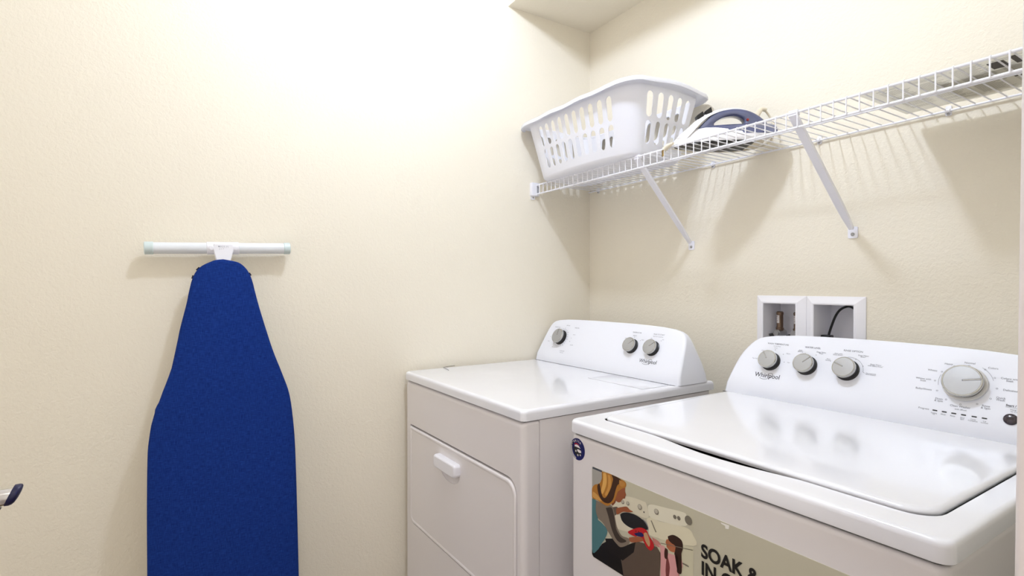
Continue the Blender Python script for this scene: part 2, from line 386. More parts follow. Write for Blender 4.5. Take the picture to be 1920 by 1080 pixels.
# top frame with the lid opening (its front edge dips forward at the finger slot)
bm = bmesh.new()
def tw(g, sh=.013):
    L = rrect(-.001+g, -.003+g, WW+.003-g, .70-g, (.018, .018, .006, .006), 6, 12)
    return [(x-sh*max(0, y)/.70*(1-x/WW), y) for x, y in L]
def lidc(g, notch=False, n=6, m=12):
    L = rrect(.044+g, .062+g, .664-g, .572-g, (.022, .040, .012, .012), n, 12); out = []
    for x, y in L:
        x2 = x-.034*(y-.06)/.5*(1-(x-.04)/.62)
        if notch and y < .066+g:
            u = (x-.215)/(.490-.215)
            if 0 < u < 1: y -= .019*math.sin(PI*u)**.9
        out.append((x2, y))
    return out
lo_ = [(z, g) for z, g in ((.8865, .006), (.8865, .001), (.888, 0), (.906, .0004), (.9105, .0012), (.9135, .0032), (.9148, .0062), (.915, .0095))]
loops = [[(x, y, z) for x, y in tw(g)] for z, g in lo_]+[[(x, y, .915) for x, y in lidc(-.0040, True)], [(x, y, .9145) for x, y in lidc(-.0030, True)], [(x, y, .9132) for x, y in lidc(-.0026, True)]]
loft(bm, loops, cap0=False, cap1=False)
loft(bm, [[(x, y, z) for x, y in lidc(-.0026, True)] for z in (.9132, .876)], False, False, mi=1)  # inner wall coloured black as the shade below the lid
finish('top_frame', bm, [ENAMEL, GAP_SHADE], was, ang=50, wn=True)
bm = bmesh.new(); loft(bm, [[(x, y, z) for x, y in lidc(-.006, True)] for z in (.874, .8765)]); finish('lid_well', bm, GAP_SHADE, was)  # well floor black, shade under the lid put into its colour
bm = bmesh.new()
loft(bm, [[(x, y, z) for x, y in lidc(g)] for z, g in ((.910, .0045), (.9108, .0015), (.9155, .0), (.9185, .001), (.9208, .0035), (.9218, .0075), (.9215, .012))])
finish('lid', bm, ENAMEL, was, ang=50, wn=True)
bm = bmesh.new(); box(bm, -.012, .5842, .9148, WW+.01, .5885, .9160); finish('console_seam', bm, SEAM, was)
wcon = console(was, .585, [(0, .001, .742), (.030, .0055, .737), (.056, .0095, .728), (.085, .0155, .716), (.112, .0225, .703), (.130, .0300, .694), (.144, .0385, .687), (.156, .0475, .6815), (.166, .0575, .678), (.174, .070, .6765), (.180, .086, .6755), (.1855, .115, .6752), (.190, .165, .6751), (.193, .235, .6750), (.1945, .33, .6750)], -.017, WW+.017)
PW = panel_matrix(.585, .915)
knob(wcon, PW, .104, .108, .0255, .024, 127)
knob(wcon, PW, .201, .109, .0255, .024, 47)
knob(wcon, PW, .299, .110, .0262, .025, 158)
SKIRT = mat('pale_skirt', (214, 212, 208), .3)
bk = knob(wcon, PW, .526, .1115, .0350, .022, 14, 'cycle_knob')
bm = bmesh.new(); lathe(bm, [(.0375, .0003), (.0385, .003), (.0375, .0055), (.033, .007)], n=48); finish('knob_ring', bm, SKIRT, bk)
TWB = {k: bmesh.new() for k in ('temperature_markings', 'water_level_markings', 'rinse_markings', 'cycle_markings', 'progress_markings')}
def tkey(x, t):
    if x < .166: return 'temperature_markings'
    if x < .242 : return 'water_level_markings'
    if x < .40: return 'rinse_markings'
    return 'cycle_markings' if t > .056 or x > .59 else 'progress_markings'
TW = [('WASH TEMPERATURE',.111,.161,.0062),('to Cold Rinse',.110,.1545,.0036),('Cool',.108,.149,.0042),('Cold',.073,.138,.0042),('Tap Cold',.056,.112,.0042),('Warm',.146,.136,.0042),('Hot',.153,.111,.0042),
('WATER LEVEL',.205,.160,.0064),('Auto\nSensing',.176,.148,.0046),('Deep Water\nWash',.229,.148,.0046),('RINSE OPTION',.302,.161,.0066),('Auto with\nExtra Rinse*',.270,.149,.0046),('Deep Water\nRinse*',.327,.150,.0046),('Auto\nSensing',.250,.132,.0046),('Deep Water\nwith Extra Rinse*',.357,.130,.0046),('One Load with\nFabric Softener',.351,.107,.0036),
('Heavy',.493,.1525,.0058),('Normal',.528,.1590,.0058),('Colors',.566,.1525,.0058),('Whites',.467,.134,.0058),('Whites with\nSoak',.454,.110,.0056),('Bulky/Sheets',.458,.089,.0058),('Drain\n& Spin',.488,.069,.0058),('Clean Washer',.525,.0610,.0058),('with affresh',.527,.0545,.0042),('Rinse\n& Spin',.565,.068,.0058),('Quick\nWash',.585,.089,.0058),('Delicates',.597,.109,.0058),('Colors with\nSoak',.594,.131,.0058),
('Hold 3 Sec\nto Cancel',.611,.0685,.0044),('Progress',.465,.045,.0055),('Sensing\nFill',.484,.037,.0036),('Wash',.500,.0385,.0038),('Rinse',.516,.0385,.0038),('Final\nSpin',.532,.0365,.0038),('Cycle\nComplete',.549,.0365,.0038),('Lid\nLocked',.567,.0365,.0038)]
for tx, x, t, s in TW: text_into(TWB[tkey(x, t)], tx, s, lift(PW, x, t), bold=.006 if s > .006 else 0)
def ring(bm, Mx, x, t, r, w=.0005, a0=0, a1=360, n=14):
    polyline_strip(bm, [(x+r*math.cos(math.radians(a0+(a1-a0)*i/n)), t+r*math.sin(math.radians(a0+(a1-a0)*i/n))) for i in range(n+1)], w, Mx @ Matrix.Translation((0, 0, .0004)))
for x, t in ((.503,.1485),(.528,.153),(.554,.148),(.484,.133),(.475,.111),(.482,.089),(.500,.072),(.525,.066),(.551,.072),(.570,.087),(.577,.110),(.571,.132)): ring(TWB['cycle_markings'], PW, x, t, .0014)
for x, t in ((.108,.1435),(.133,.133),(.141,.111),(.218,.141),(.190,.142),(.281,.142),(.312,.1405),(.331,.125)): ring(TWB[tkey(x, t)], PW, x, t, .0009, .0006, n=8)
ring(TWB['cycle_markings'], PW, .526, .1115, .046, .0005, 18, 60); ring(TWB['cycle_markings'], PW, .526, .1115, .0450, .0005, 160, 192)
ring(TWB['rinse_markings'], PW, .299, .110, .0345, .0006, 0, 100, 20)
polyline_strip(TWB['rinse_markings'], [(.3335, .110), (.3375, .108)], .0006, PW @ Matrix.Translation((0, 0, .0004)))
for k, b_ in TWB.items(): finish(k, b_, TXT, wcon, merge=False)
bm = bmesh.new(); text_into(bm, 'Start / Pause', .0062, lift(PW, .594, .0782), 'LEFT', bold=.02)
polyline_strip(bm, [(.594, .0745), (.632, .0745)], .0004, PW @ Matrix.Translation((0, 0, .0004)))
finish('start_label', bm, TXTD, wcon, merge=False)
bm = bmesh.new(); whirl_logo(bm, PW, .105, .0655, .070)
finish('logo_lettering', bm, TXTD, wcon, merge=False)
for x in (.485, .501, .517, .533, .550, .566):
    bm = bmesh.new(); L = rrect(x-.0042, .0432, x+.0042, .0456, .001, 3); loft(bm, [[PW @ Vector((a, b_, h)) for a, b_ in L] for h in (.0002, .0008)])
    finish('indicator_light', bm, BLACKP, wcon)
bm = bmesh.new(); lathe(bm, [(.0112, .0002), (.0112, .002), (.0095, .0036), (.006, .0046), (.001, .005)], lift(PW, .6045, .0505, 0)); finish('start_button', bm, mat('dark_violet_button', (38, 24, 36), .15, coat=.5), wcon, ang=60)

# round sticker on the washer's front
MF = Matrix(((1, 0, 0, 0), (0, 0, -1, 0), (0, 1, 0, 0), (0, 0, 0, 1)))      # panel (x, z) plane, normal towards -y
def disc(bm, cx, cz, r, h, mi, n=32, a0=0, a1=360):
    P_ = [(cx+r*math.cos(math.radians(a0+(a1-a0)*i/n)), cz+r*math.sin(math.radians(a0+(a1-a0)*i/n))) for i in range(n)]
    bm.faces.new([bm.verts.new((a, -h, b_)) for a, b_ in P_]).material_index = mi
bm = bmesh.new(); cx, cz = .0275, .8505; r = .0245
loft(bm, [xz(circ(cx, cz, r, 40), .002), xz(circ(cx, cz, r, 40), .0004)], mi=0)
MI = [mat('sticker_blue', (22, 26, 92), .3), mat('sticker_silver', (176, 172, 172), .4), mat('sticker_red', (170, 24, 40), .4), mat('sticker_white', (236, 230, 232), .4), mat('sticker_black', (12, 12, 16), .4)]
def band(bm, h, mi, P_): bm.faces.new([bm.verts.new((cx+a*r, .001-h, cz+b_*r)) for a, b_ in P_]).material_index = mi
cres = [(.98*math.cos(a), .98*math.sin(a)) for a in [math.radians(v) for v in range(140, 262, 8)]]
cres += [(.80*math.cos(a)+.04, .86*math.sin(a)+.03) for a in [math.radians(v) for v in range(254, 138, -8)]]
band(bm, .0008, 1, cres)
band(bm, .0009, 2, [(-.45, .42), (-.2, .56), (.1, .52), (.3, .40), (.1, .42), (-.15, .44), (-.4, .34)])
band(bm, .0009, 3, [(-.4, .32), (-.1, .42), (.2, .36), (.45, .16), (.2, .18), (-.2, .18), (-.35, .10)])
band(bm, .0010, 4, [(-.55, .12), (-.2, .20), (.25, .14), (.52, .02), (.55, -.42), (.2, -.62), (-.3, -.55), (-.5, -.25)])
band(bm, .0011, 3, [(-.05, -.02), (.15, .04), (.5, -.02), (.55, -.22), (.25, -.26), (.05, -.2)])
def star(bx, bz, q): band(bm, .0012, 3, [(bx+(q if i % 2 == 0 else q*.42)*math.sin(PI*i/5), bz+(q if i % 2 == 0 else q*.42)*math.cos(PI*i/5)) for i in range(10)])
star(-.20, -.20, .14); star(.08, -.52, .14); star(.42, -.44, .12)
for i, ch in enumerate('AMERICA'):
    a = math.radians(160-i*17); text_into(bm, ch, .0065, Matrix.Translation((cx+.78*r*math.cos(a), -.0002, cz+.78*r*math.sin(a))) @ MF @ Matrix.Rotation(a-PI/2, 4, 'Z'), mi=3 if i > 1 else 4, bold=.02)
finish('round_sticker', bm, MI, was, merge=False)

# printed advert sheet on the washer's front (flat print)
POLY = {
'wall':[(0.178,0.824),(0.341,0.826),(0.341,0.785),(0.326,0.809),(0.279,0.807),(0.244,0.801),(0.232,0.798),(0.184,0.796),(0.176,0.796)],
'dfront':[(0.249,0.74),(0.341,0.759),(0.341,0.64),(0.264,0.64),(0.268,0.717)],
'dtop':[(0.233,0.769),(0.244,0.776),(0.264,0.776),(0.324,0.788),(0.341,0.78),(0.341,0.761),(0.249,0.741),(0.239,0.749)],
'dconsole':[(0.236,0.794),(0.244,0.801),(0.279,0.807),(0.319,0.813),(0.326,0.809),(0.324,0.79),(0.264,0.777),(0.24,0.777)],
'wconsole':[(0.14,0.773),(0.152,0.781),(0.184,0.796),(0.223,0.8),(0.232,0.798),(0.239,0.777),(0.228,0.769),(0.196,0.767),(0.155,0.763),(0.14,0.76)],
'washertop':[(0.14,0.74),(0.162,0.751),(0.167,0.741),(0.179,0.736),(0.198,0.736),(0.193,0.727),(0.149,0.719),(0.146,0.734)],
'tubrim':[(0.224,0.765),(0.233,0.761),(0.238,0.753),(0.236,0.748),(0.229,0.755),(0.22,0.76)],
'tub':[(0.162,0.751),(0.17,0.758),(0.187,0.764),(0.207,0.766),(0.224,0.763),(0.233,0.757),(0.236,0.75),(0.223,0.743),(0.198,0.736),(0.179,0.736),(0.167,0.741)],
'basket':[(0.167,0.687),(0.184,0.698),(0.196,0.707),(0.212,0.716),(0.239,0.719),(0.259,0.725),(0.268,0.717),(0.267,0.689),(0.264,0.64),(0.171,0.629),(0.166,0.658)],
'pants':[(0.077,0.644),(0.094,0.649),(0.109,0.669),(0.125,0.682),(0.152,0.690),(0.167,0.690),(0.164,0.664),(0.172,0.6295),(0.082,0.6295),(0.077,0.634)],
'pants2':[(0.118,0.684),(0.14,0.693),(0.152,0.687),(0.184,0.698),(0.205,0.712),(0.2,0.69),(0.17,0.66),(0.13,0.66)],
'teal':[(0.077,0.756),(0.089,0.756),(0.096,0.742),(0.093,0.718),(0.109,0.713),(0.125,0.704),(0.118,0.684),(0.109,0.671),(0.094,0.649),(0.077,0.645)],
'arm2':[(0.139,0.758),(0.155,0.764),(0.152,0.749),(0.143,0.743)],
'sweater':[(0.091,0.756),(0.112,0.757),(0.137,0.761),(0.145,0.751),(0.149,0.735),(0.155,0.72),(0.167,0.71),(0.184,0.712),(0.19,0.709),(0.184,0.698),(0.164,0.685),(0.152,0.687),(0.14,0.693),(0.125,0.704),(0.112,0.715),(0.096,0.72),(0.089,0.735)],
'sweater_shade':[(0.12,0.75),(0.137,0.757),(0.143,0.748),(0.148,0.73),(0.152,0.716),(0.164,0.706),(0.18,0.704),(0.164,0.694),(0.15,0.697),(0.138,0.712),(0.128,0.735)],
'neck':[(0.137,0.768),(0.148,0.777),(0.149,0.772),(0.14,0.762)],
'face':[(0.150,0.806),(0.174,0.813),(0.176,0.804),(0.179,0.797),(0.175,0.793),(0.176,0.789),(0.170,0.787),(0.167,0.781),(0.158,0.775),(0.148,0.777),(0.146,0.788),(0.148,0.799)],
'hair':[(0.108,0.824),(0.137,0.8265),(0.161,0.825),(0.177,0.823),(0.1785,0.814),(0.167,0.806),(0.160,0.800),(0.155,0.795),(0.151,0.785),(0.145,0.772),(0.137,0.765),(0.125,0.756),(0.109,0.756),(0.093,0.758),(0.078,0.757),(0.077,0.776),(0.085,0.788),(0.098,0.794),(0.105,0.802),(0.109,0.813)],
'hair_dark':[(0.137,0.8262),(0.161,0.825),(0.167,0.818),(0.155,0.81),(0.149,0.796),(0.142,0.776),(0.129,0.763),(0.112,0.761),(0.099,0.77),(0.094,0.787),(0.101,0.795),(0.109,0.773),(0.121,0.773),(0.14,0.806),(0.142,0.817)],
'lock1':[(0.112,0.822),(0.121,0.823),(0.123,0.806),(0.118,0.79),(0.110,0.776),(0.106,0.782),(0.110,0.796),(0.112,0.808)],
'lock2':[(0.126,0.822),(0.133,0.822),(0.136,0.806),(0.131,0.79),(0.122,0.776),(0.118,0.779),(0.125,0.792),(0.128,0.806)],
'lock3':[(0.160,0.822),(0.174,0.821),(0.175,0.815),(0.166,0.810),(0.160,0.813)],
'lock4':[(0.080,0.772),(0.092,0.770),(0.108,0.761),(0.098,0.759),(0.080,0.760)],
'hand1':[(0.152,0.761),(0.168,0.769),(0.181,0.774),(0.19,0.771),(0.198,0.77),(0.184,0.764),(0.17,0.76),(0.155,0.749),(0.151,0.753)],
'red':[(0.184,0.725),(0.196,0.734),(0.217,0.746),(0.233,0.747),(0.239,0.739),(0.249,0.731),(0.252,0.722),(0.244,0.712),(0.234,0.714),(0.228,0.72),(0.215,0.729),(0.204,0.723),(0.187,0.722)],
'redd':[(0.226,0.738),(0.234,0.742),(0.242,0.728),(0.240,0.718),(0.233,0.722),(0.228,0.729)],
'bluec':[(0.201,0.728),(0.218,0.737),(0.226,0.735),(0.223,0.73),(0.207,0.726)],
'hand2':[(0.187,0.714),(0.207,0.724),(0.22,0.728),(0.226,0.724),(0.215,0.717),(0.196,0.708),(0.189,0.708)],
'garm':[(0.247,0.739),(0.262,0.738),(0.269,0.733),(0.264,0.727),(0.252,0.729)],
'gshirt':[(0.262,0.731),(0.277,0.734),(0.281,0.725),(0.303,0.728),(0.31,0.728),(0.317,0.725),(0.318,0.712),(0.309,0.701),(0.311,0.64),(0.274,0.64),(0.268,0.68),(0.269,0.72)],
'gshade':[(0.283,0.722),(0.290,0.700),(0.284,0.670),(0.280,0.690)],
'gface':[(0.282,0.749),(0.291,0.752),(0.302,0.746),(0.304,0.735),(0.293,0.731),(0.286,0.733),(0.282,0.736),(0.283,0.740),(0.280,0.742)],
'ghair':[(0.285,0.756),(0.296,0.763),(0.307,0.764),(0.317,0.760),(0.319,0.748),(0.315,0.733),(0.317,0.713),(0.315,0.7),(0.306,0.7),(0.309,0.718),(0.307,0.73),(0.3,0.729),(0.303,0.744),(0.293,0.747),(0.287,0.750)],
'gbraid':[(0.279,0.732),(0.285,0.73),(0.284,0.714),(0.278,0.713),(0.277,0.723)],
}
PC = {'wall':(196,192,170),'dfront':(206,202,176),'dtop':(222,216,190),'dconsole':(226,222,202),'wconsole':(218,212,190),'washertop':(216,208,188),'tubrim':(120,122,128),'tub':(18,18,24),'basket':(92,78,68),
'pants':(14,12,12),'pants2':(20,16,15),'teal':(78,122,128),'arm2':(100,88,76),'sweater':(128,116,102),'sweater_shade':(62,52,44),'neck':(120,62,34),'face':(150,84,50),'hair':(176,118,44),'hair_dark':(62,34,12),'lock1':(222,172,92),'lock2':(206,150,72),'lock3':(190,134,60),'lock4':(210,158,84),
'hand1':(152,84,50),'red':(188,22,30),'redd':(190,150,110),'bluec':(24,24,88),'hand2':(158,92,60),'garm':(196,128,120),'gshirt':(216,158,158),'gshade':(120,60,60),'gface':(176,104,70),'ghair':(48,24,16),'gbraid':(60,28,20)}
bm = bmesh.new(); AM = [mat('advert_sheet', (196, 192, 172), .28)]; SH = [x for x in rrect(.0765, .6285, .640, .8262, (.005,)*4, 5)]
loft(bm, [xz(SH, .0012), xz(SH, .0003)])
h = .0004
def flat(P_, h, mi):
    fs = bm.faces.new([bm.verts.new((a, -h+.0004, b_)) for a, b_ in P_]); fs.material_index = mi
    bmesh.ops.triangulate(bm, faces=[fs], ngon_method='EAR_CLIP')
AM.append(mat('advert_paper_grey', (168, 166, 160), .3)); flat([(.0775,.8255),(.105,.8255),(.110,.810),(.095,.792),(.0775,.782)], h, 1)
AM.append(mat('advert_top_strip', (70, 74, 84), .3)); flat([(.079,.8258),(.108,.8258),(.110,.822),(.0785,.8215)], h+.00002, 2)
for k, P_ in POLY.items():
    h += .00002; AM.append(mat('advert_'+k, PC[k], .3))
    if k not in ('wall', 'dfront', 'pants', 'basket', 'pants2'): P_ = [(min(max(p.x, .0768), .64), min(p.y, .8262)) for p in spline([(a, b_, 0) for a, b_ in P_+[P_[0]]], 4)][:-1]
    flat(P_, h, len(AM)-1)
h += .00002
for nm, rgb, cs in (('knob_shade', (120, 114, 100), ((.184,.782,.0042),(.170,.780,.0042),(.216,.786,.0055),(.258,.792,.0055),(.301,.798,.0038),(.310,.799,.0038),(.331,.803,.008))),
                    ('knob_light', (188, 182, 166), ((.1835,.7826,.0032),(.1695,.7806,.0032),(.2155,.7868,.0043),(.2575,.7928,.0043))), ('knob_dot', (16, 14, 14), ((.227,.780,.0015),(.206,.7345,.0012),(.213,.7365,.0012)))):
    AM.append(mat('advert_'+nm, rgb, .3)); h += .00002
    for a, b_, rr in cs: flat(circ(a, b_, rr, 16), h, len(AM)-1)
AM.append(mat('advert_black', (14, 13, 13), .35))
for tx, x, z in (('SOAK &', .3575, .7600), ('IN O', .3575, .7300)):
    text_into(bm, tx, .0325, Matrix.Translation((x, -h+.0003, z)) @ MF, 'LEFT', len(AM)-1, bold=.032, xs=.93)
for P_ in ([(.244,.770),(.256,.752),(.258,.753),(.246,.771)], [(.268,.737),(.340,.754),(.340,.7528),(.268,.7358)], [(.318,.722),(.332,.722),(.332,.7195),(.318,.7195)]):
    flat(P_, h, len(AM)-4)
AM.append(mat('advert_white_patch', (240, 238, 232), .5)); flat([(.396,.8245),(.412,.8250),(.411,.8185),(.405,.8170),(.404,.8215),(.397,.8222)], h, len(AM)-1)  # small white patch at the sheet's top edge
finish('advert_sheet', bm, AM, was, merge=False)

# ------------------------------------------------------------------ wire shelf
ZS = 1.6475; YS = -.3049
shelf = empty('wire_shelf', (0, 0, ZS), 0, 'long white wire shelf across the back wall, with downturned front lip', 'shelf')
def rod(name, y, z, r, x0=.012, x1=RX-.004):
    bm = bmesh.new(); tube(bm, [(x0, y, z), (x1, y, z)], r, 10); return finish(name, bm, WIRE, shelf)
rod('front_rail', YS, 0, .0031); rod('lip_rail', YS, -.0378, .0031); rod('back_rail', -.008, -.002, .0026, .002); rod('stringer', -.178, -.0045, .0024)
bm = bmesh.new(); tube(bm, [(0, -.004, .0012), (0, -.15, .0012), (0, YS-.001, .0030), (0, YS-.0042, .0012), (0, YS-.0046, -.004), (0, YS-.0046, -.0395)], .0016, 8)
wire0 = finish('cross_wire', bm, WIRE, shelf); wire0.location = (.0376, 0, 0)
for k in range(1, 61):
    x = .0376+k*.02747
    if x > RX-.006: break
    c = wire0.copy(); COL.objects.link(c); c.parent = shelf; c.location = (x, 0, 0)

def brace(xt, xf, label):
    b = empty('shelf_brace', (xf, 0, 1.372), 0, label, 'shelf bracket', 'diagonal braces under the wire shelf')
    bm = bmesh.new(); dx = xt-xf
    A_ = Vector((0, -.010, .008)); B_ = Vector((dx, YS-.002, ZS-1.372-.004)); d = (B_-A_).normalized(); w = Vector((1, 0, 0)); nrm = d.cross(w).normalized()
    # shallow channel section
    sec = [(-.0105, -.003), (-.0105, .004), (-.009, .0045), (-.0085, -.0015), (.0085, -.0015), (.009, .0045), (.0105, .004), (.0105, -.003), (.009, -.0045), (-.009, -.0045)]
    loops = []
    for t, s in ((0, .55), (.03, .62), (.10, .85), (.22, 1), (1, 1)):
        p = A_.lerp(B_, t); loops.append([p+w*a*s+nrm*c_ for a, c_ in sec])
    loft(bm, loops); finish('arm', bm, BRACE, b)
    bm = bmesh.new(); L = rrect(-.0125, -.018, .0125, .014, .004, 4); loft(bm, [[(a, -.0005, z) for a, z in L], [(a, -.003, z) for a, z in L]])
    fp = finish('foot_plate', bm, BRACE, b)
    bm = bmesh.new(); lathe(bm, [(.0048, .003), (.0046, .005), (.003, .0062), (.0008, .0058)], Matrix.Translation((0, 0, -.007)) @ Matrix.Rotation(PI/2, 4, 'X'), 16); finish('screw', bm, STEEL, fp)
    bm = bmesh.new(); L = [(-.012, 0), (.012, 0), (.011, .013), (-.011, .013)]
    loft(bm, [[(dx+a, YS-.001, ZS-1.372-.006+z) for a, z in L], [(dx+a, YS+.010, ZS-1.372-.006+z) for a, z in L]]); finish('hook', bm, BRACE, b, bevel=.001)
    return b
brace(.580, .556, 'white diagonal brace under the laundry basket, screwed to the back wall')
brace(1.096, 1.093, 'white diagonal brace to the right of the iron, nearer the doorway')

def clip(x, label):
    c = empty('wall_clip', (x, 0, ZS), 0, label, 'shelf clip', 'plastic clips holding the shelf on the back wall')
    bm = bmesh.new(); L = rrect(-.006, -.013, .006, .011, .003, 4)
    loft(bm, [[(a, -.0003, z) for a, z in L], [(a, -.005, z) for a, z in L]])
    tube(bm, [(-.005, -.009, -.002), (.005, -.009, -.002)], .0052, 12)
    finish('clip_body', bm, PLASTIC, c, bevel=.0008)
    bm = bmesh.new(); lathe(bm, [(.003, .0), (.003, .002), (.001, .003)], Matrix.Translation((0, -.005, -.0095)) @ Matrix.Rotation(PI/2, 4, 'X'), 12); finish('screw', bm, STEEL, c)
clip(.061, 'small white wall clip of the shelf, beside the room corner')
clip(.647, 'small white wall clip of the shelf, between the basket and the iron')
clip(1.004, 'small white wall clip of the shelf, left of the right-hand brace')
clip(1.305, 'small white wall clip of the shelf, under the printed leaflet')
eb = empty('end_bracket', (0, YS, ZS), 0, 'white plastic end bracket holding the shelf front on the left wall', 'shelf bracket')
bm = bmesh.new(); L = rrect(-.026, -.046, .012, .010, .003, 4)
loft(bm, [[(.0004, y, z) for y, z in L], [(.013, y, z) for y, z in L], [(.015, y*.94, z*.96) for y, z in L]]); finish('bracket_body', bm, PLASTIC, eb)
bm = bmesh.new(); L = rrect(-.022, -.060, -.002, -.044, .003, 4); loft(bm, [[(.0004, y, z) for y, z in L], [(.004, y, z) for y, z in L]]); tb = finish('screw_tab', bm, PLASTIC, eb)
bm = bmesh.new(); lathe(bm, [(.0035, 0), (.0035, .0015), (.001, .0025)], Matrix.Translation((.004, -.012, -.052)) @ Matrix.Rotation(PI/2, 4, 'Y'), 12); finish('screw', bm, STEEL, tb)
bm = bmesh.new(); box(bm, .0152, .001, -.036, .0156, .0035, -.004); box(bm, .0152, .006, -.036, .0156, .0085, -.004); finish('slot', bm, mat('slot_grey', (90, 90, 98), .6), eb)

# ------------------------------------------------------------------ laundry basket
bask = empty('laundry_basket', (.329, -.207, ZS+.0170), 0, 'white plastic laundry basket with slotted sides on the wire shelf', 'laundry basket')
HB = .207
def bdim(t):            # half sizes and corner radius at relative height t
    return (.262+.044*t, .128+.046*t, (.070+.02*t, .040+.016*t))
def bpoint(s, t, off=0.):
    """s: 0..1 along front (x), 1..2 right side, 2..3 rear, 3..4 left (straight runs only)"""
    a, b_, r = bdim(t); a += off; b_ += off
    k = int(s) % 4; u = s-int(s)
    rx, ry = r
    if k == 0: x, y = -a+rx+(2*(a-rx))*u, -b_-.012*math.sin(PI*u)
    elif k == 1: x, y = a+.010*math.sin(PI*u), -b_+ry+2*(b_-ry)*u
    elif k == 2: x, y = a-rx-2*(a-rx)*u, b_
    else: x, y = -a, b_-ry-2*(b_-ry)*u
    return Vector((x, y, HB*t))
def corner(k, u, t, off=0.):
    a, b_, r = bdim(t); a += off; b_ += off
    rx, ry = r; cx_, cy_ = [(a-rx, -b_+ry), (a-rx, b_-ry), (-a+rx, b_-ry), (-a+rx, -b_+ry)][k]; a0 = [-90, 0, 90, 180][k]
    an = math.radians(a0+90*u); return Vector((cx_+rx*math.cos(an), cy_+ry*math.sin(an), HB*t))
bm = bmesh.new()
TT = [.0, .11, .50, .93]      # slot rows between these
def cell(k, u0, u1, t0, t1, wf, tf, n=5):
    """one grid cell with a stadium hole; wf, tf = hole width / height as fraction of the cell"""
    cu, ct = (u0+u1)/2, (t0+t1)/2; hw = (u1-u0)/2*wf; hh = (t1-t0)/2*tf
    Lx = (bpoint(k+.999, 1)-bpoint(k, 1)).length      # metres per unit u
    rx = hw; rt = hw*Lx/HB                            # round ends
    hole = []
    for i in range(2*n+1): a = PI*i/(2*n); hole.append((cu+rx*math.cos(a), ct+hh-rt+rt*math.sin(a)))
    for i in range(2*n+1): a = PI+PI*i/(2*n); hole.append((cu+rx*math.cos(a), ct-hh+rt+rt*math.sin(a)))
    # outer ring: the cell's border, matched point by point
    def border(p, i, N):
        q = i/(2*n)
        if N == 0:   # upper half: right mid .. up .. top .. left mid
            if i == 0: return (u1, ct+hh-rt)
            if i == 2*n: return (u0, ct+hh-rt)
            if q < .25: return (u1, t1) if i == max(1, round(.25*2*n)) else (u1, ct+hh-rt+(t1-ct-hh+rt)*q/.25)
            if q > .75: return (u0, ct+hh-rt+(t1-ct-hh+rt)*(1-q)/.25)
            return (u1+(u0-u1)*(q-.25)/.5, t1)
        if i == 0: return (u0, ct-hh+rt)
        if i == 2*n: return (u1, ct-hh+rt)
        if q < .25: return (u0, ct-hh+rt-(ct-hh+rt-t0)*q/.25)
        if q > .75: return (u1, ct-hh+rt-(ct-hh+rt-t0)*(1-q)/.25)
        return (u0+(u1-u0)*(q-.25)/.5, t0)
    out = [border(hole[i], i, 0) for i in range(2*n+1)]+[border(hole[2*n+1+i], i, 1) for i in range(2*n+1)]
    vi = [bm.verts.new(bpoint(k+min(max(u, 0), .99999), t)) for u, t in hole]; vo = [bm.verts.new(bpoint(k+min(max(u, 0), .99999), t)) for u, t in out]
    N = len(vi)
    for i in range(N):
        j = (i+1) % N; bm.faces.new((vo[i], vo[j], vi[j], vi[i]))
for k, nc in ((0, 10), (1, 5), (2, 10), (3, 5)):
    for i in range(nc):
        u0, u1 = i/nc, (i+1)/nc
        lowpart = (i in (0,)) and k == 0
        cell(k, u0, u1, .10, .50, .56, .88, 4)
        cell(k, u0, u1, .50, .93, .56, .88, 4)
    for t0, t1 in ((.0, .10), (.93, 1.0)):
        for i in range(nc*2):
            a, b_ = i/nc/2, (i+1)/nc/2
            bm.faces.new([bm.verts.new(p) for p in (bpoint(k+a, t0), bpoint(k+min(b_, .99999), t0), bpoint(k+min(b_, .99999), t1), bpoint(k+a, t1))])
for k in range(4):
    ts = [0, .10, .3, .50, .7, .93, 1.0]
    for a, b_ in zip(ts, ts[1:]):
        for i in range(8):
            bm.faces.new([bm.verts.new(p) for p in (corner(k, i/8, a), corner(k, (i+1)/8, a), corner(k, (i+1)/8, b_), corner(k, i/8, b_))])
def perim(t, off=0., dz=0., wave=0.):
    P_ = []
    for k in range(4):
        for i in range(16): P_.append((bpoint(k+i/16, t, off), k, i/16))
        for i in range(8): P_.append((corner(k, i/8, t, off), -1, 0))
    out = []
    for p, k, u in P_:
        w = wave*(math.sin(PI*u)**2*(.9 if k in (1, 3) else -.5)-(.45*math.sin(3*PI*u)**2 if k in (0, 2) else 0)) if k >= 0 else 0
        out.append(Vector((p.x, p.y, p.z+dz+w)))
    return out
